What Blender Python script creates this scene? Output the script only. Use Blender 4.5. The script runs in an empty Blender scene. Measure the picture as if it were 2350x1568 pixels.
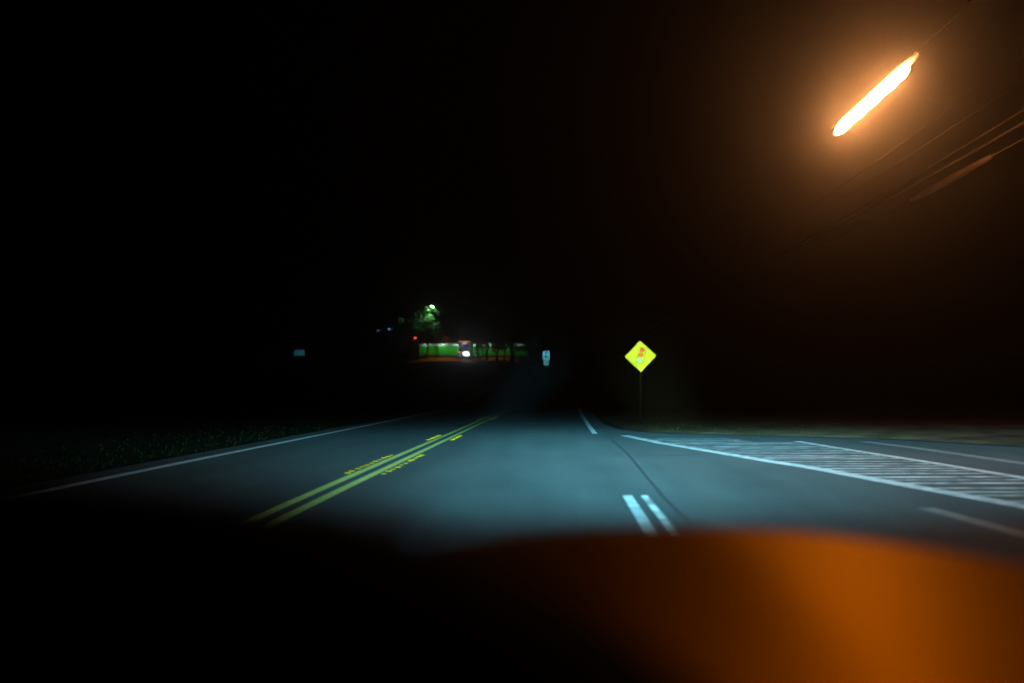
import bpy, bmesh, math, random
from mathutils import Vector, Matrix
rnd = random.Random(7)
C = bpy.context.scene
R = math.radians

# ------------------------------------------------------------------ camera
F = 1828.0                       # focal length in units of a 2350 px wide frame
VX, VY = 1276.0, 890.0           # vanishing point of the road in that frame
H = 1.25                         # eye height in the car
cam_d = bpy.data.cameras.new('camera'); cam = bpy.data.objects.new('camera', cam_d)
C.collection.objects.link(cam); C.camera = cam
cam.location = (0, 0, H); cam.rotation_euler = (R(90), 0, 0)
cam_d.sensor_width = 36; cam_d.lens = 36*F/2350
cam_d.shift_x = -(VX-1175)/2350; cam_d.shift_y = (VY-784)/2350
cam_d.clip_start = .05; cam_d.clip_end = 4000
cam_d.dof.use_dof = True; cam_d.dof.focus_distance = 21; cam_d.dof.aperture_fstop = .5

# ------------------------------------------------------------------ night sky
w = bpy.data.worlds.new('World'); C.world = w; w.use_nodes = True
nt = w.node_tree; bg = nt.nodes['Background']
sky = nt.nodes.new('ShaderNodeTexSky'); sky.sky_type = 'NISHITA'; sky.sun_disc = False
sky.sun_elevation = R(-4); sky.sun_rotation = R(140)
nt.links.new(sky.outputs[0], bg.inputs[0]); bg.inputs[1].default_value = .004
C.view_settings.view_transform = 'Standard'; C.view_settings.look = 'None'
C.view_settings.exposure = 0; C.view_settings.gamma = 1
C.cycles.use_denoising = True
C.cycles.volume_bounces = 0
C.cycles.max_bounces = 5
C.cycles.sample_clamp_indirect = 2

# ------------------------------------------------------------------ helpers
def at(u, v, y):
    return Vector(((u-VX)/F*y, y, H-(v-VY)/F*y))

def mat(name, col, rough=.8, metal=0, noise=0, nscale=8, bump=0, spec=.3, emit=None, estr=0, streak=None):
    m = bpy.data.materials.new(name); m.use_nodes = True
    n = m.node_tree.nodes; l = m.node_tree.links; p = n['Principled BSDF']
    p.inputs['Base Color'].default_value = (*col, 1)
    p.inputs['Roughness'].default_value = rough; p.inputs['Metallic'].default_value = metal
    p.inputs['Specular IOR Level'].default_value = spec
    if emit:
        p.inputs['Emission Color'].default_value = (*emit, 1); p.inputs['Emission Strength'].default_value = estr
    if noise or bump:
        tc = n.new('ShaderNodeTexCoord'); mp = n.new('ShaderNodeMapping')
        l.new(tc.outputs['Object'], mp.inputs[0])
        if streak: mp.inputs['Scale'].default_value = streak
        t = n.new('ShaderNodeTexNoise'); t.inputs['Scale'].default_value = nscale; t.inputs['Detail'].default_value = 6
        l.new(mp.outputs[0], t.inputs[0])
        if noise:
            mr = n.new('ShaderNodeMapRange'); mr.inputs[1].default_value = .3; mr.inputs[2].default_value = .7
            mr.inputs[3].default_value = 1-noise; mr.inputs[4].default_value = 1+noise
            l.new(t.outputs[0], mr.inputs[0])
            mx = n.new('ShaderNodeMix'); mx.data_type = 'RGBA'; mx.blend_type = 'MULTIPLY'
            mx.inputs['Factor'].default_value = 1
            mx.inputs['A'].default_value = (*col, 1); l.new(mr.outputs[0], mx.inputs['B'])
            l.new(mx.outputs['Result'], p.inputs['Base Color'])
        if bump:
            b = n.new('ShaderNodeBump'); b.inputs['Strength'].default_value = bump; b.inputs['Distance'].default_value = .02
            l.new(t.outputs[0], b.inputs['Height']); l.new(b.outputs[0], p.inputs['Normal'])
    return m

def link(name, bm, m, parent=None, smooth=False):
    me = bpy.data.meshes.new(name); bm.normal_update(); bm.to_mesh(me); bm.free()
    for mm in (m if isinstance(m, (list, tuple)) else [m]): me.materials.append(mm)
    if smooth: me.polygons.foreach_set('use_smooth', [True]*len(me.polygons))
    o = bpy.data.objects.new(name, me); C.collection.objects.link(o)
    if parent: o.parent = parent
    return o

def tag(o, label=None, cat=None, group=None, kind=None):
    if label: o['label'] = label
    if cat: o['category'] = cat
    if group: o['group'] = group
    if kind: o['kind'] = kind
    return o

def thing(name, label, cat, loc=(0, 0, 0), rz=0, group=None):
    o = bpy.data.objects.new(name, None); C.collection.objects.link(o)
    o.location = loc; o.rotation_euler = (0, 0, rz)
    return tag(o, label, cat, group)

def dup(root, loc, rz=None, label=None):
    r = root.copy(); C.collection.objects.link(r); r.location = loc
    if rz is not None: r.rotation_euler = (0, 0, rz)
    if label: r['label'] = label
    for ch in list(root.children):
        c = ch.copy(); C.collection.objects.link(c); c.parent = r
        for g in list(ch.children):
            d = g.copy(); C.collection.objects.link(d); d.parent = c
    return r

def box(bm, c, s, rot=None, bev=0):
    r = bmesh.ops.create_cube(bm, size=1)
    M = Matrix.Translation(c) @ (rot or Matrix()) @ Matrix.Diagonal((*s, 1))
    bmesh.ops.transform(bm, matrix=M, verts=r['verts'])
    if bev:
        es = list({e for v in r['verts'] for e in v.link_edges})
        bmesh.ops.bevel(bm, geom=es, offset=bev, segments=2, affect='EDGES')
    return bm

def tube(bm, pts, rads, seg=10, cap=True):
    pts = [Vector(p) for p in pts]
    if not isinstance(rads, (list, tuple)): rads = [rads]*len(pts)
    rings = []
    for i, p in enumerate(pts):
        d = (pts[min(i+1, len(pts)-1)]-pts[max(i-1, 0)]).normalized()
        a = d.cross(Vector((0, 0, 1)) if abs(d.z) < .9 else Vector((0, 1, 0))).normalized(); b = d.cross(a)
        rings.append([bm.verts.new(p+(a*math.cos(t)+b*math.sin(t))*rads[i]) for t in [2*math.pi*k/seg for k in range(seg)]])
    for r1, r2 in zip(rings, rings[1:]):
        for k in range(seg): bm.faces.new((r1[k], r1[(k+1) % seg], r2[(k+1) % seg], r2[k]))
    if cap:
        bm.faces.new(rings[0][::-1]); bm.faces.new(rings[-1])
    return bm

def BM(): return bmesh.new()
def lerp(tab, y):
    if y <= tab[0][0]: return tab[0][1]
    for (a, b), (c, d) in zip(tab, tab[1:]):
        if y <= c: return b+(d-b)*(y-a)/(c-a)
    return tab[-1][1]
def sm(t): t = max(0, min(1, t)); return t*t*(3-2*t)

# ------------------------------------------------------------------ materials
HL = (.15, .78, 1.04)             # cool headlamp light
SOD = (1.0, .35, .10)           # sodium light
asphalt = mat('asphalt', (.070, .070, .068), .9, spec=.15, noise=.16, nscale=.9, bump=.25, streak=(1, .35, 1))
asphalt_fine = asphalt
n = asphalt.node_tree.nodes; l = asphalt.node_tree.links
bp = [x for x in n if x.type == 'BUMP'][0]
pz = [x for x in n if x.type == 'BSDF_PRINCIPLED'][0]; mx0 = [x for x in n if x.type == 'MIX'][0]
tc3 = n.new('ShaderNodeTexCoord'); mp3 = n.new('ShaderNodeMapping'); mp3.inputs['Scale'].default_value = (1.6, .12, 1); l.new(tc3.outputs['Object'], mp3.inputs[0])
t3 = n.new('ShaderNodeTexNoise'); t3.inputs['Scale'].default_value = 1.1; t3.inputs['Detail'].default_value = 4; l.new(mp3.outputs[0], t3.inputs[0])
t4 = n.new('ShaderNodeTexNoise'); t4.inputs['Scale'].default_value = 38; t4.inputs['Detail'].default_value = 2; l.new(tc3.outputs['Object'], t4.inputs[0])
def mr_(src, a, b, lo=.3, hi=.7):
    q = n.new('ShaderNodeMapRange'); q.inputs[1].default_value = lo; q.inputs[2].default_value = hi; q.inputs[3].default_value = a; q.inputs[4].default_value = b; l.new(src, q.inputs[0]); return q.outputs[0]
mm = n.new('ShaderNodeMath'); mm.operation = 'MULTIPLY'; l.new(mr_(t3.outputs[0], .88, 1.12), mm.inputs[0]); l.new(mr_(t4.outputs[0], .72, 1.28), mm.inputs[1])
mx3 = n.new('ShaderNodeMix'); mx3.data_type = 'RGBA'; mx3.blend_type = 'MULTIPLY'; mx3.inputs['Factor'].default_value = 1
l.new(mx0.outputs['Result'], mx3.inputs['A']); l.new(mm.outputs[0], mx3.inputs['B']); l.new(mx3.outputs['Result'], pz.inputs['Base Color'])
t2 = n.new('ShaderNodeTexNoise'); t2.inputs['Scale'].default_value = 70; t2.inputs['Detail'].default_value = 3
tc2 = n.new('ShaderNodeTexCoord'); l.new(tc2.outputs['Object'], t2.inputs[0]); l.new(t2.outputs[0], bp.inputs['Height'])
seal = mat('seam_sealer', (.035, .035, .036), .6, noise=.3, nscale=5)
white_p = mat('white_road_paint', (.75, .78, .78), .7, noise=.22, nscale=6)
gore_p = mat('gore_paint', (.5, .52, .52), .75, noise=.35, nscale=5)
worn_p = mat('worn_white_paint', (.2, .2, .2), .8, noise=.35, nscale=5)
patchy_p = mat('patchy_ghost_paint', (.6, .62, .6), .7, noise=.75, nscale=5, streak=(.3, 1, 1))
hatch_p = mat('hatch_paint', (.4, .41, .41), .8, noise=.75, nscale=3)
yellow_p = mat('yellow_road_paint', (.62, .64, .16), .7, noise=.12, nscale=4)
concrete = mat('kerb_concrete', (.016, .018, .017), .95, spec=.02, noise=.3, nscale=4)
soil = mat('field_grass', (.012, .016, .006), .95, spec=.02, noise=.5, nscale=.7, bump=.6)
verge_m = mat('verge_earth', (.085, .038, .02), .95, spec=.02, noise=.5, nscale=1.1, bump=.5)
blade_m = mat('grass_blades', (.008, .015, .003), .9, spec=.02)
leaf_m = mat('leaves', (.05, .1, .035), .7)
leaf_lit_m = mat('leaves_lamplit', (.15, .24, .11), .7)  # lighter copy of the leaves, lamp light put into the colour
bark = mat('bark', (.06, .045, .035), .9, noise=.4, nscale=12, bump=.5)
steel = mat('galvanised_steel', (.3, .31, .32), .5, metal=.8, noise=.15)
dark_steel = mat('dark_steel', (.06, .06, .06), .5, metal=.3)
matte_black = mat('matte_black', (.004, .004, .004), .9, spec=.05)
rubber = mat('cable_rubber', (.07, .045, .02), .7)
wood = mat('weathered_wood', (.1, .075, .05), .9, noise=.35, nscale=6, streak=(6, 6, .5))

# ------------------------------------------------------------------ terrain
def g0(y):
    if y < 40: return 0
    if y < 130: return 5.0*sm((y-40)/90*.9)/sm(.9)
    if y < 147: return 5.0+2.0*(y-130)/17
    return 7.0
ROWS = [-60, -30, -10]+list(range(-5, 20, 1))+list(range(20, 60, 2))+list(range(60, 160, 4))+[170, 200, 260, 400, 700, 1200, 2500]
TAB = [(y, g0(y)) for y in ROWS]
def G(y): return lerp(TAB, y)

bm = BM(); cols = [-2500, -900, -300, -120, -60, -30, -15, -7.4, 0, 3, 8, 15, 30, 60, 120, 300, 900, 2500]
grid = [[bm.verts.new((x, y, G(y))) for x in cols] for y in ROWS]
for a, b in zip(grid, grid[1:]):
    for k in range(len(cols)-1): bm.faces.new((a[k], a[k+1], b[k+1], b[k]))
tag(link('ground', bm, soil), kind='structure')

EDGE = [(-60, 30), (8, 30), (10.5, 26), (12.5, 18.5), (14.5, 12.6), (16.3, 9.6), (18.7, 7.9), (19.9, 5.7), (20.6, 4.2), (21.1, 3.2), (22, 2.35), (23.5, 1.85), (26.9, 1.62), (35, 1.7), (50, 2.0), (160, 2.6)]
LX = -6.75
ys = sorted(set([y for y in ROWS if y <= 156]+[e[0] for e in EDGE if e[0] < 157]))
bm = BM(); prev = None
for y in ys:
    r = lerp(EDGE, y); xs = [LX+(r-LX)*k/6 for k in range(7)]
    row = [bm.verts.new((x, y, G(y)+.02)) for x in xs]
    if prev:
        for k in range(6): bm.faces.new((prev[k], prev[k+1], row[k+1], row[k]))
    prev = row
tag(link('road', bm, asphalt), kind='structure')

# raised earth verge right of the road with its kerb
ys2 = [y for y in ys if y >= 8]
bm = BM(); prev = None
for y in ys2:
    e = lerp(EDGE, y)+.2; f = sm((y-8)/6)*.14
    xs = [e, e+.6, e+2.5, e+7, e+16, 75]
    zz = [.04, .07, .13, .25, .4, .3]
    row = [bm.verts.new((x, y, G(y)+z)) for x, z in zip(xs, zz)]
    if prev:
        for k in range(5): bm.faces.new((prev[k], prev[k+1], row[k+1], row[k]))
    prev = row
tag(link('verge', bm, verge_m), kind='structure')
path = []
for y, x in [(y, lerp(EDGE, y)) for y in ys2]: path.append(Vector((x, y, 0)))
bm = BM(); prev = None
for i, p in enumerate(path):
    d = (path[min(i+1, len(path)-1)]-path[max(i-1, 0)]).normalized(); nrm = Vector((d.y, -d.x, 0))
    prof = [(0, .021), (.08, .032), (.18, .04), (.2, .02)]
    row = [bm.verts.new((p.x+nrm.x*a, p.y+nrm.y*a, G(p.y)+b)) for a, b in prof]
    if prev:
        for k in range(3): bm.faces.new((prev[k], prev[k+1], row[k+1], row[k]))
    prev = row
tag(link('kerb', bm, concrete), kind='structure')

# ------------------------------------------------------------------ road markings (painted sheets)
def ribbon(name, pts, wd, m, dz=.025, parent=None):
    """pts: (x, y); widths across x or along the normal"""
    pts = [Vector((*p, 0)) for p in pts]
    out = []
    for a, b in zip(pts, pts[1:]):
        k = max(1, int((b-a).length/1.0))
        out += [a.lerp(b, i/k) for i in range(k)]
    out.append(pts[-1])
    bm = BM(); prev = None
    for i, p in enumerate(out):
        d = (out[min(i+1, len(out)-1)]-out[max(i-1, 0)]).normalized(); nn = Vector((d.y, -d.x, 0))
        ww = wd if not isinstance(wd, (tuple, list)) else wd[0]+(wd[1]-wd[0])*i/(len(out)-1)
        row = [bm.verts.new((p.x+nn.x*s, p.y+nn.y*s, G(p.y)+dz)) for s in (-ww/2, ww/2)]
        if prev: bm.faces.new((prev[0], prev[1], row[1], row[0]))
        prev = row
    o = link(name, bm, m, parent); tag(o, kind='structure')
    return o
CX = -2.72
ribbon('edge_line', [(-6.12, 2), (-6.15, 60), (-6.15, 130)], .17, white_p)
ribbon('centre_line', [(CX-.13, 2), (CX-.13, 60), (CX-.13, 130)], .12, yellow_p)
ribbon('centre_line', [(CX+.13, 2), (CX+.13, 60), (CX+.13, 130)], .12, yellow_p)
ribbon('lane_line', [(.80, 6.2), (.81, 9.07)], .11, gore_p)
ribbon('lane_line', [(1.0, 6.2), (1.0, 9.05)], .075, patchy_p)  # added second dash, the blur ghost of the one beside it
ribbon('lane_line', [(1.04, 21.2), (1.06, 26), (1.16, 35), (1.35, 50), (1.6, 90)], (.14, .14), white_p)
ribbon('lane_line', [(.9, -9), (.9, -6)], .12, white_p)
ribbon('seam', [(1.3, 19.9), (1.33, 14.7), (1.26, 11.7), (1.2, 8.8), (1.25, 3)], .035, seal)
ribbon('seam', [(1.3, 14.5), (2.0, 14.3), (2.6, 14.6)], .04, seal, .0245)
A = [(1.75, 20.4), (2.3, 17.6), (2.92, 15.5), (3.5, 13.4), (3.9, 12.2), (4.3, 10.4), (4.75, 8.5), (5.2, 6.6)]
B = [(5.5, 18.2), (5.7, 16.2), (6.05, 13.6), (6.3, 11.2), (6.5, 8.8), (6.8, 6)]
ribbon('gore_line', A, .26, gore_p, .029)
ribbon('gore_line', B, .2, gore_p, .029)
ribbon('turn_line', [(7.0, 18.1), (7.3, 16.1), (7.55, 12.8), (7.9, 9)], .3, worn_p, .029)
ribbon('turn_line', [(3.75, 8.1), (3.85, 7.2), (3.9, 6.3)], .2, worn_p, .029)
At = sorted((y, x) for x, y in A); Bt = sorted((y, x) for x, y in B)
y = 19.2; k = 0
while y > 8.4:
    xa = lerp(At, y)+.12; xb = lerp(Bt, y)-.12
    if y > 18: xb = 4.2+.25*(19.2-y)
    ribbon('hatch_stripe', [(xa, y), (xb, y+.03+rnd.uniform(-.04, .04))], .135*rnd.uniform(.6, 1.25), hatch_p, .025)
    y -= .33+.25*(k % 3 == 0)*.5+rnd.uniform(-.05, .06); k += 1

# raised pavement markers beside the double yellow line, repeated to draw their light streaks
mk_body = mat('marker_plastic', (.36, .13, .0), .5, noise=.1)
mk_lens = mat('marker_lens', (.42, .15, .0), .4)
mk = thing('pavement_marker', '', 'road marker', (CX-.3, 11.3, .02), group='raised yellow markers along the double line')
bm = BM()
vs = [bm.verts.new(v) for v in [(-.05, -.04, 0), (.05, -.04, 0), (.05, .04, 0), (-.05, .04, 0), (-.04, -.02, .012), (.04, -.02, .012), (.04, .02, .012), (-.04, .02, .012)]]
for f in [(0, 1, 5, 4), (1, 2, 6, 5), (2, 3, 7, 6), (3, 0, 4, 7), (4, 5, 6, 7)]: bm.faces.new([vs[i] for i in f])
link('body', bm, mk_body, mk)
bm = BM(); vs = [bm.verts.new(v) for v in [(-.045, -.038, .003), (.045, -.038, .003), (.04, -.022, .013), (-.04, -.022, .013)]]
bm.faces.new(vs); link('reflector', bm, mk_lens, mk)
first = True
for y0, y1, cnt, rowname in ((11.4, 14.5, 11, 'nearest'), (18.7, 20.5, 7, 'middle'), (30.5, 33, 3, 'farthest')):
    for s, side in ((-1, 'left'), (1, 'right')):
        for i in range(cnt):
            y = y0+(y1-y0)*i/(cnt-1)
            y += rnd.uniform(-.05, .05); loc = (CX+s*(.275+rnd.uniform(-.01, .012)), y, G(y)+.0215)
            lb = f'yellow raised road marker repeated in the {rowname} light streak, {side} of the double yellow line'
            if first: mk.location = loc; mk['label'] = lb; first = False
            else:
                q_ = dup(mk, loc, label=lb); f_ = rnd.uniform(.7, 1.1)*(.85 if rowname == 'nearest' else 1); q_.scale = (f_*1.15, f_, f_); q_.rotation_euler.z = rnd.uniform(-.1, .1)

# ------------------------------------------------------------------ street lamp over the turn lane
lamp_glass = mat('lamp_glass', (1, .6, .3), .3, emit=SOD, estr=250)
p1 = at(1918, 306, 14.3); p2 = at(2083, 157, 12.4)
pole_x, pole_y = 8.9, 12.9
sl = thing('street_lamp', 'glowing orange street lamp, its head stretched into a light streak, high above the turn lane', 'street lamp', (pole_x, pole_y, .2))
def loc(v): return Vector(v)-Vector((pole_x, pole_y, .2))
bm = BM(); nseg = 14
tube(bm, [loc(p1.lerp(p2, i/nseg)) for i in range(nseg+1)], [.04]+[.082+.012*math.sin(i*2.1) for i in range(nseg-1)]+[.04], 16)  # head stretched to the shape of the lamp's blurred light streak
link('lamp_streak', bm, lamp_glass, sl, True)
d = (p2-p1).normalized(); up = Vector((0, 0, 1))
bm = BM(); side = d.cross(up).normalized(); upn = side.cross(d)
prev = None
for i in range(9):
    t = i/8; c = loc(p1.lerp(p2, t*1.14-.03))+upn*.075
    wd = .1 if 0 < i < 8 else .05
    row = [bm.verts.new(c+side*(wd*math.cos(a))+upn*(.07*math.sin(a))) for a in [math.pi*k/8 for k in range(9)]]
    if prev:
        for k in range(8): bm.faces.new((prev[k], prev[k+1], row[k+1], row[k]))
    prev = row
link('lamp_hood', bm, dark_steel, sl, True)
bm = BM()
q = loc(p1.lerp(p2, 1.1))+upn*.09
tube(bm, [loc(p1.lerp(p2, 1.03))+upn*.1, loc(p1.lerp(p2, 1.5))+upn*.12, loc(p1.lerp(p2, 1.9))+upn*.2, Vector((0, 0, 8.2))], [.009, .011, .03, .045], 10)
link('mast_arm', bm, matte_black, sl, True)
bm = BM(); tube(bm, [(0, 0, 0), (0, 0, 4), (0, 0, 8.4)], [.16, .14, .11], 14); link('pole', bm, wood, sl, True)
bm = BM(); box(bm, (0, 0, 7.9), (2.2, .1, .12), bev=.01); link('crossarm', bm, wood, sl)

# overhead cables running beside the road past the lamp pole
cable_labels = [('uppermost thin cable of the overhead lines in the orange lamp glow', 1.36, .006, 30, 8.9),
                ('second thin overhead cable below the uppermost one right of the lamp', 1.47, .006, 30, 8.75),
                ('middle overhead cable, upper of the two bright cables right of the lamp', 1.62, .021, 30, 8.9),
                ('lower of the two bright overhead cables, above the thick sleeve', 1.70, .028, 30, 8.7),
                ('lowest overhead cable carrying the thick sleeve', 1.80, .014, 30, 8.85)]
for i, (lb, ratio, rad, y1, X) in enumerate(cable_labels):
    hz = X/ratio
    pts = [Vector((X, 2+k*2.2, H+hz-.25*math.sin(math.pi*min(1, k/19))+.018*(k-5)*(i % 2))) for k in range(40)]
    o = link('overhead_cable', tube(BM(), pts, rad, 8), rubber, smooth=True)
    tag(o, lb, 'cable', 'overhead cables beside the road')
    if i == 4:
        a, b = pts[6], pts[8]
        s_ = link('cable_sleeve', tube(BM(), [pts[6].lerp(pts[7], .45), pts[7], pts[8], pts[8].lerp(pts[9], .1)], [.05, .085, .085, .05], 12), mat('sleeve_plastic', (.12, .075, .03), .6, noise=.3, nscale=5), smooth=True)
        tag(s_, 'thick dark sleeve closed round the lowest overhead cable', 'cable sleeve')

# ------------------------------------------------------------------ warning sign
sign_y = F*1.077/72.5
sy = sign_y; c = at(1470, 818, sy)
ground_z = G(sy)+.25
ws = thing('warning_sign', 'bright yellow diamond signal-ahead warning sign on a thin post on the right verge', 'road sign', (c.x, sy, ground_z))
cz = c.z-ground_z
yel = mat('yellow_sheeting', (.85, .72, .01), .5); blk = mat('black_print', (.03, .035, .005), .6)
def rrect(bm, w_, h_, rad, z, y, cx=0, cy=0, rot=0, seg=5):
    pts = []
    for sx, sz, a0 in ((1, 1, 0), (-1, 1, 90), (-1, -1, 180), (1, -1, 270)):
        for k in range(seg+1):
            a = R(a0+90*k/seg); pts.append((sx*(w_/2-rad)+rad*math.cos(a), sz*(h_/2-rad)+rad*math.sin(a)))
    cr, sr = math.cos(rot), math.sin(rot)
    return [Vector((cx+px*cr-pz*sr, y, z+cy+px*sr+pz*cr)) for px, pz in pts]
def plate(bm, pts, th):
    a = [bm.verts.new(p) for p in pts]; b = [bm.verts.new(p+Vector((0, th, 0))) for p in pts]
    bm.faces.new(a); bm.faces.new(b[::-1]); k = len(a)
    for i in range(k): bm.faces.new((a[i], b[i], b[(i+1) % k], a[(i+1) % k]))
def frame(bm, o_, i_):
    a = [bm.verts.new(p) for p in o_]; b = [bm.verts.new(p) for p in i_]; k = len(a)
    for i in range(k): bm.faces.new((a[i], a[(i+1) % k], b[(i+1) % k], b[i]))
TL = R(45+2)
bm = BM(); plate(bm, rrect(bm, .776, .776, .06, cz, 0, rot=TL), .004); panel = link('panel', bm, yel, ws)
bm = BM(); frame(bm, rrect(bm, .752, .752, .045, cz, -.003, rot=TL), rrect(bm, .73, .73, .04, cz, -.003, rot=TL)); link('border', bm, blk, panel)
bm = BM(); frame(bm, rrect(bm, .25, .55, .03, cz+.01, -.003, .025, .02, rot=R(-12)), rrect(bm, .23, .53, .02, cz+.01, -.003, .025, .02, rot=R(-12))); link('signal_outline', bm, blk, panel)
for nm, col, dx, dz_, sx, sz in (('red_disc', (.85, .08, .01), .06, .20, .18, .17), ('amber_disc', (.95, .16, .01), .015, .03, .18, .16), ('green_disc', (.35, .85, .8), -.03, -.155, .21, .15)):
    bm = BM(); bm.faces.new([bm.verts.new((dx+sx/2*math.cos(t), -.006, cz+.02+dz_+sz/2*math.sin(t))) for t in [2*math.pi*k/24 for k in range(24)]])
    link(nm, bm, mat(nm, col, .5), panel)
bm = BM(); box(bm, (0, .03, cz/2+.2), (.06, .03, cz+.5), bev=.006); link('post', bm, matte_black, ws)

# ------------------------------------------------------------------ speed limit sign
sy = 55; c = at(1253.5, 815.5, sy)
gz = G(sy)+.2
ss = thing('speed_limit_sign', 'small bluish white SPEED LIMIT 40 sign with a greyish plate below it', 'road sign', (c.x, sy, gz))
cz = c.z-gz
whs = mat('white_sheeting', (.85, .88, .9), .5); pale = mat('pale_plate', (.4, .36, .27), .6, noise=.1)
bm = BM(); plate(bm, rrect(bm, .46, .60, .035, cz, 0), .004); panel = link('panel', bm, whs, ss)
bm = BM(); frame(bm, rrect(bm, .445, .585, .03, cz, -.003), rrect(bm, .43, .57, .02, cz, -.003)); link('border', bm, blk, panel)
def text(name, s, size, loc_, m, parent, bold=.0):
    cu = bpy.data.curves.new('txt', 'FONT'); cu.body = s; cu.size = size; cu.align_x = 'CENTER'; cu.align_y = 'CENTER'; cu.offset = bold; cu.extrude = .001
    o = bpy.data.objects.new('txt', cu); C.collection.objects.link(o)
    dg = bpy.context.evaluated_depsgraph_get(); me = bpy.data.meshes.new_from_object(o.evaluated_get(dg))
    bpy.data.objects.remove(o)
    me.transform(Matrix.Rotation(R(90), 4, 'X')); me.materials.clear(); me.materials.append(m)
    t = bpy.data.objects.new(name, me); C.collection.objects.link(t); t.parent = parent; t.location = loc_
    return t
text('lettering', 'SPEED', .115, (0, -.005, cz+.21), blk, panel, .004)
text('lettering', 'LIMIT', .115, (0, -.005, cz+.1), blk, panel, .004)
text('numerals', '40', .32, (0, -.005, cz-.11), blk, panel, .01)
bm = BM(); plate(bm, rrect(bm, .35, .38, .03, cz-.505, 0), .004); link('lower_plate', bm, pale, ss)
bm = BM(); box(bm, (0, .03, cz/2-.1), (.05, .03, cz+.6), bev=.006); link('post', bm, matte_black, ss)

# delineator posts
dl = thing('delineator_post', 'thin roadside post with a tiny white reflector, left of the three posts', 'marker post', (0, 0, 0), group='reflector posts on the right verge')
bm = BM(); plate(bm, rrect(bm, .1, 1.15, .04, .5, 0), .02); link('post', bm, matte_black, dl)
bm = BM(); plate(bm, rrect(bm, .055, .08, .02, .98, -.004), .003); link('reflector', bm, whs, dl)
for i, (u, v, y) in enumerate(((1271, 855, 78), (1310, 862, 62), (1381, 873, 50))):
    p = at(u, v, y); q = (p.x, y, p.z-.98)
    if i == 0: dl.location = q
    else: dup(dl, q, label=['', 'thin roadside post with a tiny white reflector, middle of the three posts', 'thin roadside post with a tiny white reflector, nearest the yellow warning sign'][i])

# ------------------------------------------------------------------ grass
def grass(name, fn, count, m, seed):
    r_ = random.Random(seed); bm = BM()
    for _ in range(count):
        x, y, z = fn(r_); h_ = r_.uniform(.02, .07); a = r_.uniform(0, 6.28); wd = .008
        dx, dy = math.cos(a)*wd, math.sin(a)*wd; lx, ly = r_.uniform(-.05, .05), r_.uniform(-.05, .05)
        bm.faces.new([bm.verts.new((x-dx, y-dy, z)), bm.verts.new((x+dx, y+dy, z)), bm.verts.new((x+lx, y+ly, z+h_))])
    tag(link(name, bm, m), name.replace('_', ' ')+' in uneven short tufts beside the asphalt', 'grass', kind='stuff')
cl = [(rnd.uniform(1.5, 14), rnd.uniform(20, 46)) for _ in range(46)]
def rv(r_):
    while True:
        a = r_.choice(cl); x = r_.gauss(a[0], .9); y = r_.gauss(a[1], 1.3)
        e = lerp(EDGE, y)+.25
        if x > e and y > 17: break
    return x, y, G(y)+.055+.025*min(5, x-e)
def lv(r_):
    y = 6+r_.random()**1.5*40; x = -6.85-abs(r_.gauss(0, 2.4)); return x, y, G(y)
grass('right_verge_grass', rv, 7000, blade_m, 3)
grass('left_verge_grass', lv, 2600, blade_m, 4)

# ------------------------------------------------------------------ trees
def tree(loc_, h_, cr, label, seed, m=leaf_m, crown_z=.62, leaves=2600, lean=0, dense=1, trunk_r=.2, name='broadleaf_tree', ls=1):
    r_ = random.Random(seed); t = thing(name, label, 'tree', loc_, group='trees around the far lot')
    bm = BM(); top = Vector((lean, 0, h_*.75))
    pts = [Vector((lean*(k/6)**1.5+.12*math.sin(k*1.7+seed), .1*math.cos(k*2.1), h_*.75*k/6)) for k in range(7)]
    tube(bm, pts, [trunk_r*(1.25-k*.17) for k in range(7)], 9)
    tips = []
    for k in range(9):
        s_ = pts[2+k % 5]; a = r_.uniform(0, 6.28); ln = cr*r_.uniform(.55, 1)
        e = s_+Vector((math.cos(a)*ln, math.sin(a)*ln, ln*r_.uniform(.35, 1.0)))
        tube(bm, [s_, s_.lerp(e, .5)+Vector((0, 0, .2)), e], [trunk_r*.4, trunk_r*.22, .02], 6); tips.append(e)
    link('trunk', bm, bark, t, True)
    cs = [(p, r_.uniform(.3, .5)*cr) for p in tips]
    for k in range(16):
        a = r_.uniform(0, 6.28); rr = cr*r_.random()**.5*.85; zz = h_*crown_z+(h_*(1-crown_z))*r_.uniform(-.55, .85)
        cs.append((Vector((lean+rr*math.cos(a), rr*math.sin(a), zz)), cr*r_.uniform(.22, .42)))
    bm = BM()
    for _ in range(leaves):
        c_, rr = r_.choice(cs); v = Vector((r_.gauss(0, 1), r_.gauss(0, 1), r_.gauss(0, .8))).normalized()*rr*r_.random()**.4
        p = c_+v; s_ = r_.uniform(.09, .2)*ls
        a = Vector((r_.gauss(0, 1), r_.gauss(0, 1), r_.gauss(0, .6))).normalized(); b = a.orthogonal().normalized()
        bm.faces.new([bm.verts.new(p+a*s_), bm.verts.new(p+b*s_*.5), bm.verts.new(p-a*s_), bm.verts.new(p-b*s_*.5)])
    link('crown', bm, m, t)
    return t
LY = 140.0
def gx(u, y): return (u-VX)/F*y
tree((gx(981, 142), 142, G(142)), 10.2, 2.2, 'tree left of the green wall with its top lit pale green by a lamp', 11, leaf_lit_m, .6, 14000, .2, ls=.6)
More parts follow.
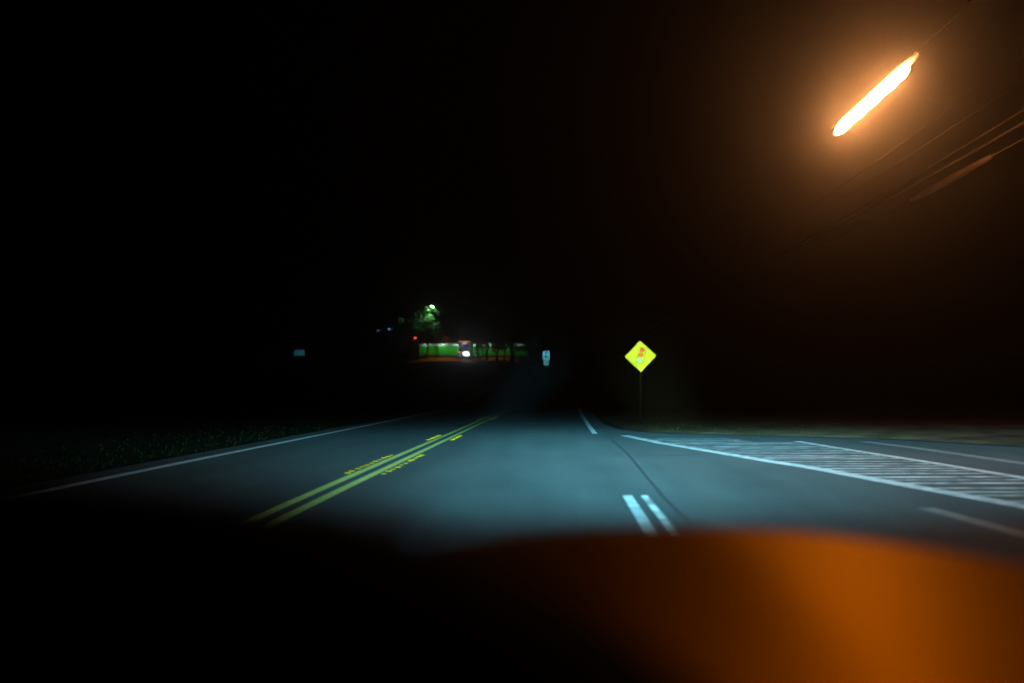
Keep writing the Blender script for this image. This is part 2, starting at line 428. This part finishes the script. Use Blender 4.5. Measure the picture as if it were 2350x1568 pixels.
tr = [(945, 139, 8, 2.6, 'dark tree beside the red signal, leftmost of the row'), (1099, 138, 8.5, 2.1, 'dark leaning tree just right of the white truck'),
      (1118, 140, 7.5, 1.8, 'slim dark tree second to the right of the truck'), (1141, 137, 9, 2.3, 'dark tree third to the right of the truck, before the green wall'),
      (1158, 139, 8, 2, 'dark tree near the right end of the green wall'), (1175, 135, 9.5, 2.5, 'thick dark tree hiding the right part of the green wall'),
      (1212, 139, 8, 2.4, 'dark tree at the far right end of the green wall'), (1050, 165, 13, 4.2, 'tall dark tree rising behind the green wall above the truck'), (1010, 170, 12, 4, 'tall dark tree behind the left end of the green wall')]
for i, (u, y, h_, cr, lb) in enumerate(tr):
    tree((gx(u, y), y, G(y)), h_, cr, lb, 20+i, leaf_m, (.5 if 0 < i < 7 else .66), 3000, (-.9 if i == 1 else .3*math.sin(i)), trunk_r=.17+.05*(i % 3 == 2)+.12*(i == 5))

# ------------------------------------------------------------------ far building with green wall
WY = 147.5; x0, x1 = gx(962, WY), gx(1212, WY); zb = G(WY)
green_m = mat('green_painted_wall', (.006, .32, .004), .8, noise=.08, nscale=2)
fascia_m = mat('pale_fascia', (.45, .6, .58), .7, noise=.1, nscale=3)
bl = thing('roadside_building', 'low green-walled building with a pale fascia lit along its top edge', 'building', ((x0+x1)/2, WY, zb))
L = x1-x0; hw = 2.0
bm = BM(); box(bm, (0, 3, hw/2), (L, 6, hw)); wall = link('wall', bm, green_m, bl)
bm = BM(); box(bm, (0, 3, hw+.225), (L+.2, 6.3, .45), bev=.03); link('fascia', bm, fascia_m, bl)
bm = BM(); box(bm, (0, 3, hw+.55), (L-.4, 5.6, .2), bev=.04); link('roof', bm, dark_steel, bl)
bm = BM(); box(bm, (0, -.06, .15), (L, .11, .3)); link('plinth', bm, concrete, bl)
for k in range(7):
    xx = -L/2+1.5+k*(L-3)/6
    bm = BM(); tube(bm, [(xx, -.1, hw+.3), (xx, -.75, hw+.55), (xx, -1.2, hw+.4)], .025, 6)
    tube(bm, [(xx, -1.2, hw+.42), (xx, -1.15, hw+.32)], [.06, .16], 10)
    wl = link('wall_lamp', bm, dark_steel, bl, True)
    ld = bpy.data.lights.new('wall_lamp_light', 'SPOT'); ld.energy = (80, 150, 150, 140, 80, 70, 25)[k]; ld.color = (.8, 1, .85); ld.spot_size = R(150); ld.spot_blend = .8; ld.shadow_soft_size = .08
    lo = bpy.data.objects.new('wall_lamp_light', ld); C.collection.objects.link(lo); lo.parent = wl
    lo.location = (xx, -1.15, hw+.28); lo.rotation_euler = (R(52), 0, 0)

# sodium mast over the lot (cut-off head)
def spot(name, loc_, target, energy, col, size, blend, rad=.1, parent=None):
    ld = bpy.data.lights.new(name, 'SPOT'); ld.energy = energy; ld.color = col; ld.spot_size = R(size); ld.spot_blend = blend; ld.shadow_soft_size = rad
    o = bpy.data.objects.new(name, ld); C.collection.objects.link(o); o.location = loc_
    o.rotation_euler = (Vector(target)-Vector(loc_)).to_track_quat('-Z', 'Y').to_euler()
    if parent: o.parent = parent
    return o
for i, (u, e_) in enumerate(((1026, 9500), (1128, 5500))):
    xx = gx(u, 143.2); z_ = G(143.2)
    lt = thing('lot_lamp', ['tall dark lamp mast over the orange-lit lot left of the truck', 'tall dark lamp mast over the orange-lit lot right of the truck'][i], 'street lamp', (xx, 143.2, z_), group='lamp masts over the far lot')
    bm = BM(); tube(bm, [(-1.6, -.4, 0), (-1.6, -.4, 4.2), (-1.3, -.4, 4.45), (-.1, -.4, 4.4)], [.08, .06, .05, .05], 8); link('pole', bm, matte_black, lt, True)
    bm = BM(); box(bm, (0, -.35, 4.36), (.35, .8, .14), bev=.04); link('lamp_head', bm, dark_steel, lt)
    bm = BM(); box(bm, (0, -.78, 4.13), (.36, .02, .44)); box(bm, (-.18, -.4, 4.2), (.02, .74, .3)); box(bm, (.18, -.4, 4.2), (.02, .74, .3)); box(bm, (0, -.04, 4.2), (.34, .02, .3)); link('glare_shield', bm, matte_black, lt)
    spot('lot_lamp_light', (0, -.4, 4.22), ((-1.5, 1.5)[i], -2.6, 0), e_, (1, .26, .04), 128, .6, .02, lt)

# lamp in the tree top
lz = at(992, 704, 140.5)
tl = thing('street_lamp', 'street lamp burning pale green white in the top of a far tree', 'street lamp', (lz.x, 140.5, G(140.5)))
hh = lz.z-G(140.5)
bm = BM(); tube(bm, [(.6, 0, 0), (.6, 0, hh-.5), (.5, 0, hh+.05), (.2, 0, hh+.15)], [.1, .06, .05, .04], 8); link('pole', bm, dark_steel, tl, True)
bm = BM(); tube(bm, [(.25, 0, hh+.16), (0, 0, hh+.2), (-.35, 0, hh+.1)], [.08, .16, .08], 10); link('lamp_head', bm, dark_steel, tl, True)
bm = BM(); bmesh.ops.create_uvsphere(bm, u_segments=14, v_segments=8, radius=1, matrix=Matrix.Translation((-.05, -.05, hh-.02)) @ Matrix.Rotation(R(18), 4, 'Y') @ Matrix.Diagonal((.42, .2, .13, 1)))
link('lens', bm, mat('mercury_lens', (.8, 1, .8), .3, emit=(.75, 1, .5), estr=5), tl, True)
spot('tree_lamp_light', (.25, -.3, hh+.1), (-1.6, 1.6, hh-1.6), 2400, (.38, 1, .5), 115, .5, .05, tl)

# red traffic signal
p = at(953, 776, 136)
ts = thing('traffic_signal', 'traffic signal showing a small red light left of the green wall', 'traffic light', (p.x, 136, G(136)))
hh = p.z-G(136)
bm = BM(); tube(bm, [(.5, .2, 0), (.5, .2, hh+.6), (0, .2, hh+.55)], .06, 8); link('pole', bm, dark_steel, ts, True)
bm = BM(); box(bm, (0, .05, hh-.3), (.36, .25, 1.05), bev=.03); hs = link('housing', bm, dark_steel, ts)
for k, (nm, cc, es) in enumerate((('red_lens', (1, .1, .04), 2.2), ('amber_lens', (.3, .15, .02), 0), ('green_lens', (.02, .2, .1), 0))):
    bm = BM(); r_ = .2 if k == 0 else .13
    tube(bm, [(0, -.08, hh-k*.33), (0, -.11, hh-k*.33)], [r_, r_*.8], 16); link(nm, bm, mat(nm, cc, .3, emit=cc if es else None, estr=es), hs)

# small bluish lamps far left
for i, (u, v, e_) in enumerate(((867.5, 758.5, .5), (893, 755.5, 1.6), (872.5, 758, .12), (899, 754.5, .25), (1069, 690.5, .25), (1060, 690, .07))):
    p = at(u, v, 175); g_ = G(175)
    bl_ = thing('distant_lamp', ['faint blue lamp left of the pair beyond the dark tree', 'brighter blue-white lamp right of the pair beyond the dark tree', 'very faint lamp close beside the faint blue lamp', 'very faint lamp close beside the brighter blue-white lamp', 'faint pale lamp high above the white truck, right of two', 'faintest pale lamp high above the white truck, left of two'][i], 'lamp', (p.x, 175, g_), group='small far lamps on masts')
    hh = p.z-g_
    bm = BM(); tube(bm, [(0, .25, 0), (0, .25, hh+.2), (0, .05, hh+.3)], .05, 6); link('pole', bm, dark_steel, bl_, True)
    bm = BM(); bmesh.ops.create_uvsphere(bm, u_segments=10, v_segments=7, radius=.17 if e_ > .3 else .13, matrix=Matrix.Translation((0, 0, hh)))
    cc = (.25, .5, 1) if i < 4 else (.5, .9, .8)
    link('lamp_globe', bm, mat('blue_globe', (.1, .1, .12), .4, emit=cc, estr=e_), bl_, True)

# dim notice board far left, half hidden by twigs
p = at(687, 810, 100); g_ = G(100)
nb = thing('notice_board', 'dim teal notice board with painted-in glow, half hidden by twigs, alone far left', 'notice board', (p.x, 100, g_))
hh = p.z-g_
m = mat('teal_board_glow', (.02, .05, .06), .6, emit=(.05, .32, .42), estr=.22)  # emission added for the stray light falling on the board
nn_ = m.node_tree; tx = nn_.nodes.new('ShaderNodeTexNoise'); tx.inputs['Scale'].default_value = 7; mr = nn_.nodes.new('ShaderNodeMapRange')
mr.inputs[1].default_value = .42; mr.inputs[2].default_value = .62; mr.inputs[3].default_value = .1; mr.inputs[4].default_value = .45
nn_.links.new(tx.outputs[0], mr.inputs[0]); nn_.links.new(mr.outputs[0], nn_.nodes['Principled BSDF'].inputs['Emission Strength'])
bm = BM(); box(bm, (0, 0, hh), (1.3, .06, .72), bev=.02); link('board', bm, m, nb)
bm = BM()
for s_ in (-.5, .5): box(bm, (s_, .08, hh/2-.1), (.08, .08, hh+.3))
link('post', bm, wood, nb)
bm = BM(); r_ = random.Random(5)
for _ in range(260):
    x_, z_ = r_.gauss(-.25, .5), r_.uniform(0, hh+.35)
    if z_ > hh-.1 and x_ > .3: continue
    a = Vector((r_.gauss(0, 1), r_.gauss(0, .4), r_.gauss(0, 1))).normalized()*.07; b = a.orthogonal().normalized()*.03; q = Vector((x_, r_.uniform(-.5, -.2), z_))
    bm.faces.new([bm.verts.new(q+a), bm.verts.new(q+b), bm.verts.new(q-a), bm.verts.new(q-b)])
for k in range(7): tube(bm, [(-.3+.1*k, -.35, 0), (-.45+.15*k, -.35, hh*.6), (-.7+.22*k, -.35, hh+.2)], [.02, .012, .005], 5)
tag(link('shrub', bm, leaf_m), 'sparse dark shrub in front of the dim teal board', 'shrub').location = (p.x, 100, g_)

# ------------------------------------------------------------------ box truck on the lot
TY = 141.0; p = at(1064, 822, TY); tz = G(TY)
tk = thing('box_truck', 'white box truck with one glaring headlamp and amber roof lights beside the green wall', 'truck', (p.x, TY, tz), 0)
hT = at(0, 781, TY).z-tz
tw = 2.15; cabw = mat('truck_white', (.6, .6, .66), .4, noise=.06); tblue = mat('truck_blue', (.02, .06, .45), .4); tglass = mat('dark_glass', (.01, .012, .02), .1, spec=.6)
bm = BM(); box(bm, (0, 3.3, hT*.56), (tw, 4.6, hT*.80), bev=.05); link('cargo_box', bm, cabw, tk)
bm = BM(); prof = [(0, .45), (0, 1.15), (.35, 1.35), (.62, 2.05), (.98, 2.1), (.98, .45)]
va = [bm.verts.new((-tw*.46, y_, z_)) for y_, z_ in prof]; vb = [bm.verts.new((tw*.46, y_, z_)) for y_, z_ in prof]
bm.faces.new(va); bm.faces.new(vb[::-1])
for i in range(6): bm.faces.new((va[i], vb[i], vb[(i+1) % 6], va[(i+1) % 6]))
cab = link('cab', bm, cabw, tk)
bm = BM(); vs = [bm.verts.new(v) for v in [(-.85, .36, 1.4), (.85, .36, 1.4), (.78, .595, 2.0), (-.78, .595, 2.0)]]; bm.faces.new(vs); link('windscreen', bm, tglass, cab)
bm = BM(); box(bm, (0, -.01, .98), (1.9, .03, .22)); link('stripe', bm, tblue, cab)
bm = BM(); box(bm, (.25, .985, 2.5), (.8, .02, .35)); box(bm, (-.2, .985, 2.25), (.6, .02, .1)); link('stripe', bm, tblue, tk)
bm = BM(); box(bm, (0, -.08, .5), (2.1, .16, .22), bev=.03); link('bumper', bm, dark_steel, tk)
for sx in (-.9, .9):
    for yy in (.5, 4.4):
        bm = BM(); tube(bm, [(sx-.13, yy, .45), (sx+.13, yy, .45)], .45, 20); wh = link('wheel', bm, rubber, tk)
        bm = BM(); s_ = .14 if sx > 0 else -.14; tube(bm, [(sx+s_*.9, yy, .45), (sx+s_, yy, .45)], .22, 14); link('rim', bm, steel, wh)
hb = mat('truck_headlamp', (.9, 1, 1), .2, emit=(.75, 1, .98), estr=5)
hd = mat('truck_headlamp_dim', (.6, .7, .7), .2, emit=(.6, .8, 1), estr=.3)
bm = BM(); bmesh.ops.create_uvsphere(bm, u_segments=16, v_segments=10, radius=1, matrix=Matrix.Translation((.45, -.12, .95)) @ Matrix.Rotation(R(14), 4, 'Y') @ Matrix.Diagonal((.6, .12, .38, 1))); link('headlamp', bm, hb, cab, True)['label'] = 'glaring lit headlamp'
bm = BM(); bmesh.ops.create_uvsphere(bm, u_segments=12, v_segments=8, radius=1, matrix=Matrix.Translation((-.72, -.03, .8)) @ Matrix.Diagonal((.2, .06, .14, 1))); link('headlamp', bm, hd, cab, True)
am = mat('amber_marker', (.9, .4, .1), .3, emit=(1, .35, .12), estr=1.6)
for k in range(5):
    bm = BM(); box(bm, (-.85+.42*k, .93, hT*.945+.03*math.sin(k*2)), (.26, .08, .13), bev=.03); link('marker_light', bm, am, tk)
spot('truck_lamp_light', (.45, -.35, .8), (.3, -6, -.2), 30, (.8, 1, 1), 90, .8, .1, tk)
spot('truck_box_light', (0, .7, hT*.98), (0, 1.0, 1.6), 25, (.8, .85, 1), 120, .8, .1, tk)  # cool white spot on the cargo box front, unlike the amber markers

# ------------------------------------------------------------------ the car the picture is taken from
paint = mat('copper_car_paint', (.17, .08, .008), .5, metal=1, noise=.05, nscale=3, spec=.5)
pn = paint.node_tree.nodes['Principled BSDF']; pn.inputs['Specular Tint'].default_value = (1, .8, .42, 1)
plastic = mat('black_plastic', (.008, .008, .008), .9, spec=.03)
car = thing('car', 'copper car bonnet seen from inside, dark with an orange sheen at its right', 'car', (.18, 0, 0))
W2 = .86
def hood_z(u, v):      # u across -1..1, v 0 (cowl) .. 1 (nose)
    z = .985-.03*v-.05*v**4-.035*abs(u)**2.6
    b = sm((u+.05)/.25)*.01*(1-v*.4)-.07*max(0, -u)**1.6-.03*max(0, u)**2   # central power bulge
    return z+b-.03*sm((v-.93)/.07)
bm = BM(); NU, NV = 64, 40; gr = []
for j in range(NV+1):
    v = j/NV; row = []
    for i in range(NU+1):
        u = -1+2*i/NU; y = .62+v*(1.34-.2*abs(u)**2.5)
        row.append(bm.verts.new((u*(W2-.02*v), y, hood_z(u, v))))
    gr.append(row)
for a, b in zip(gr, gr[1:]):
    for i in range(NU): bm.faces.new((a[i], a[i+1], b[i+1], b[i]))
link('bonnet', bm, paint, car, True)
# body shell: fenders and nose
for s_ in (-1, 1):
    bm = BM(); prev = None
    for j in range(17):
        v = j/16; y = .3+v*1.6
        xo = W2+.008; z0 = hood_z(1, max(0, min(1, (y-.62)/1.14)))-.006
        cr_ = .1*(v**6)
        prof = [(xo, z0), (xo+.045-cr_*.4, z0-.04), (xo+.06-cr_, z0-.15), (xo+.05-cr_, z0-.35), (xo+.03-cr_, .42), (xo-.02-cr_, .25)]
        if .32 < v < .8:
            zz = .30+.36*math.sin(math.pi*(v-.32)/.48)**.6
            prof[4] = (prof[4][0], max(.42, zz+.02)); prof[5] = (prof[4][0]-.01, zz)
        row = [bm.verts.new((s_*a, y, b)) for a, b in prof]
        if prev:
            for k in range(5): bm.faces.new((prev[k], prev[k+1], row[k+1], row[k]))
        prev = row
    link('fender', bm, paint, car, True)
    bm = BM(); tube(bm, [(s_*.72, 1.24, .33), (s_*.92, 1.24, .33)], .33, 28); wh = link('wheel', bm, rubber, car)
    bm = BM(); tube(bm, [(s_*.9, 1.24, .33), (s_*.925, 1.24, .33)], .21, 20); link('rim', bm, steel, wh)
    bm = BM(); box(bm, (s_*.63, 1.84, .68), (.36, .14, .15), bev=.04); hl = link('headlight', bm, mat('headlight_lens', (.7, .75, .8), .15, emit=HL, estr=3), car, True)
bm = BM(); box(bm, (0, 1.86, .67), (.88, .08, .17), bev=.02); link('grille', bm, plastic, car)
bm = BM(); box(bm, (0, 1.86, .42), (1.66, .2, .3), bev=.06); link('bumper', bm, paint, car)
bm = BM(); box(bm, (0, .47, .93), (1.6, .3, .05), bev=.02); link('cowl', bm, plastic, car)

def headlamp(name, loc_, prof_v, prof_u, k, aim=0, col=HL):
    """a lamp whose lens throws the usual flat, wide low beam; v = tan of elevation, u = tan of azimuth"""
    ld = bpy.data.lights.new(name, 'SPOT'); ld.energy = k; ld.color = col; ld.spot_size = R(150); ld.spot_blend = .1; ld.shadow_soft_size = .05
    ld.use_nodes = True; t = ld.node_tree; N = t.nodes; Lk = t.links
    em = [x for x in N if x.type == 'EMISSION'][0]
    tc = N.new('ShaderNodeTexCoord'); sp = N.new('ShaderNodeSeparateXYZ'); Lk.new(tc.outputs['Normal'], sp.inputs[0])
    def mth(op, a, b):
        m_ = N.new('ShaderNodeMath'); m_.operation = op
        for i, s_ in enumerate((a, b)):
            if s_ is None: continue
            if isinstance(s_, (int, float)): m_.inputs[i].default_value = s_
            else: Lk.new(s_, m_.inputs[i])
        return m_.outputs[0]
    nz = mth('ABSOLUTE', sp.outputs[2], None)
    u = mth('DIVIDE', sp.outputs[0], nz); v = mth('DIVIDE', sp.outputs[1], nz)
    def curve(src, pts, lo, hi):
        mr_ = N.new('ShaderNodeMapRange'); mr_.inputs[1].default_value = lo; mr_.inputs[2].default_value = hi; Lk.new(src, mr_.inputs[0])
        cr_ = N.new('ShaderNodeValToRGB'); Lk.new(mr_.outputs[0], cr_.inputs[0]); e = cr_.color_ramp
        while len(e.elements) > 1: e.elements.remove(e.elements[0])
        e.elements[0].position = (pts[0][0]-lo)/(hi-lo); e.elements[0].color = (pts[0][1],)*3+(1,)
        for q_, c_ in pts[1:]:
            x_ = e.elements.new((q_-lo)/(hi-lo)); x_.color = (c_, c_, c_, 1)
        e.interpolation = 'EASE'
        return cr_.outputs[0]
    s_ = mth('MULTIPLY', curve(v, prof_v, prof_v[0][0], prof_v[-1][0]), curve(u, prof_u, prof_u[0][0], prof_u[-1][0]))
    Lk.new(s_, em.inputs['Strength'])
    o = bpy.data.objects.new(name, ld); C.collection.objects.link(o); o.location = loc_; o.rotation_euler = (R(90), 0, R(aim)); o.parent = car
    return o
hz = .68
# relative intensity wanted on the road at distance D from the lamp: I ~ L * D^3
LT = [(4.0, 0), (4.8, .02), (5.6, .35), (6.5, .8), (8, 1), (10, 1), (12.5, .9), (15, .72), (18, .5), (21, .27), (25, .085), (30, .025), (40, .004), (50, .0)]
pv = [(-hz/D, Lr*D**3/5000) for D, Lr in LT]+[(-.001, .0), (.02, .0)]
pu = [(-1.3, 0), (-.9, .02), (-.55, .1), (-.22, .36), (0, 1), (.25, .9), (.55, .5), (1.0, .34), (1.6, .0)]
for s_ in (-1, 1):
    headlamp('low_beam', (s_*.63, 1.95, hz), pv, pu, 365000, 0)
    if s_ > 0: spot('sign_fill_beam', (.5-.18, 1.97, hz+.02), (2.9-.18, 27.2, 2.3), 48000, (.52, .92, .42), 9, 1.0, .05, car)  # added narrow spot that brightens the yellow warning sign
    else: spot('sign_fill_beam', (-.5-.18, 1.97, hz+.02), (-.55-.18, 55, 3.3), 92000, HL, 5.4, 1.0, .05, car)  # added narrow spot that brightens the speed limit sign

# dashboard with the instrument hood in front of the driver
dash = thing('dashboard', 'black dashboard and instrument hood hiding the lower left of the view', 'dashboard', (0, 0, 0))
bm = BM(); prev = None
for i in range(41):
    x = -1.3+2.6*i/40
    top = lerp([(-1.2, 1.0), (-.9, 1.19), (-.42, 1.195), (-.35, 1.185), (-.2, 1.168), (-.1, 1.145), (0, 1.10), (.09, 1.035), (.17, .98)], x)
    row = [bm.verts.new((x, a, b)) for a, b in [(.30, .6), (.34, top-.12), (.40, top-.03), (.50, top), (.62, top-.005), (.70, top-.03), (.74, .8)]]
    if prev:
        for k in range(6): bm.faces.new((prev[k], row[k], row[k+1], prev[k+1]))
    prev = row
link('dash_top', bm, plastic, dash, True)
# ------------------------------------------------------------------ added haze for the lens glow round the lamps
bm = BM(); box(bm, (0, 98, 12), (240, 220, 27))
hzo = link('haze', bm, None)
hzo.data.materials.clear()
hm = bpy.data.materials.new('glow_haze'); hm.use_nodes = True; N = hm.node_tree.nodes; N.clear()
out = N.new('ShaderNodeOutputMaterial'); pv_ = N.new('ShaderNodeVolumePrincipled')
pv_.inputs['Density'].default_value = .0045; pv_.inputs['Anisotropy'].default_value = .935; pv_.inputs['Color'].default_value = (.9, .92, .95, 1)
hm.node_tree.links.new(pv_.outputs[0], out.inputs['Volume'])
hzo.data.materials.append(hm); tag(hzo, 'thin added haze imitating lens glow round the lamps', 'haze', kind='stuff')
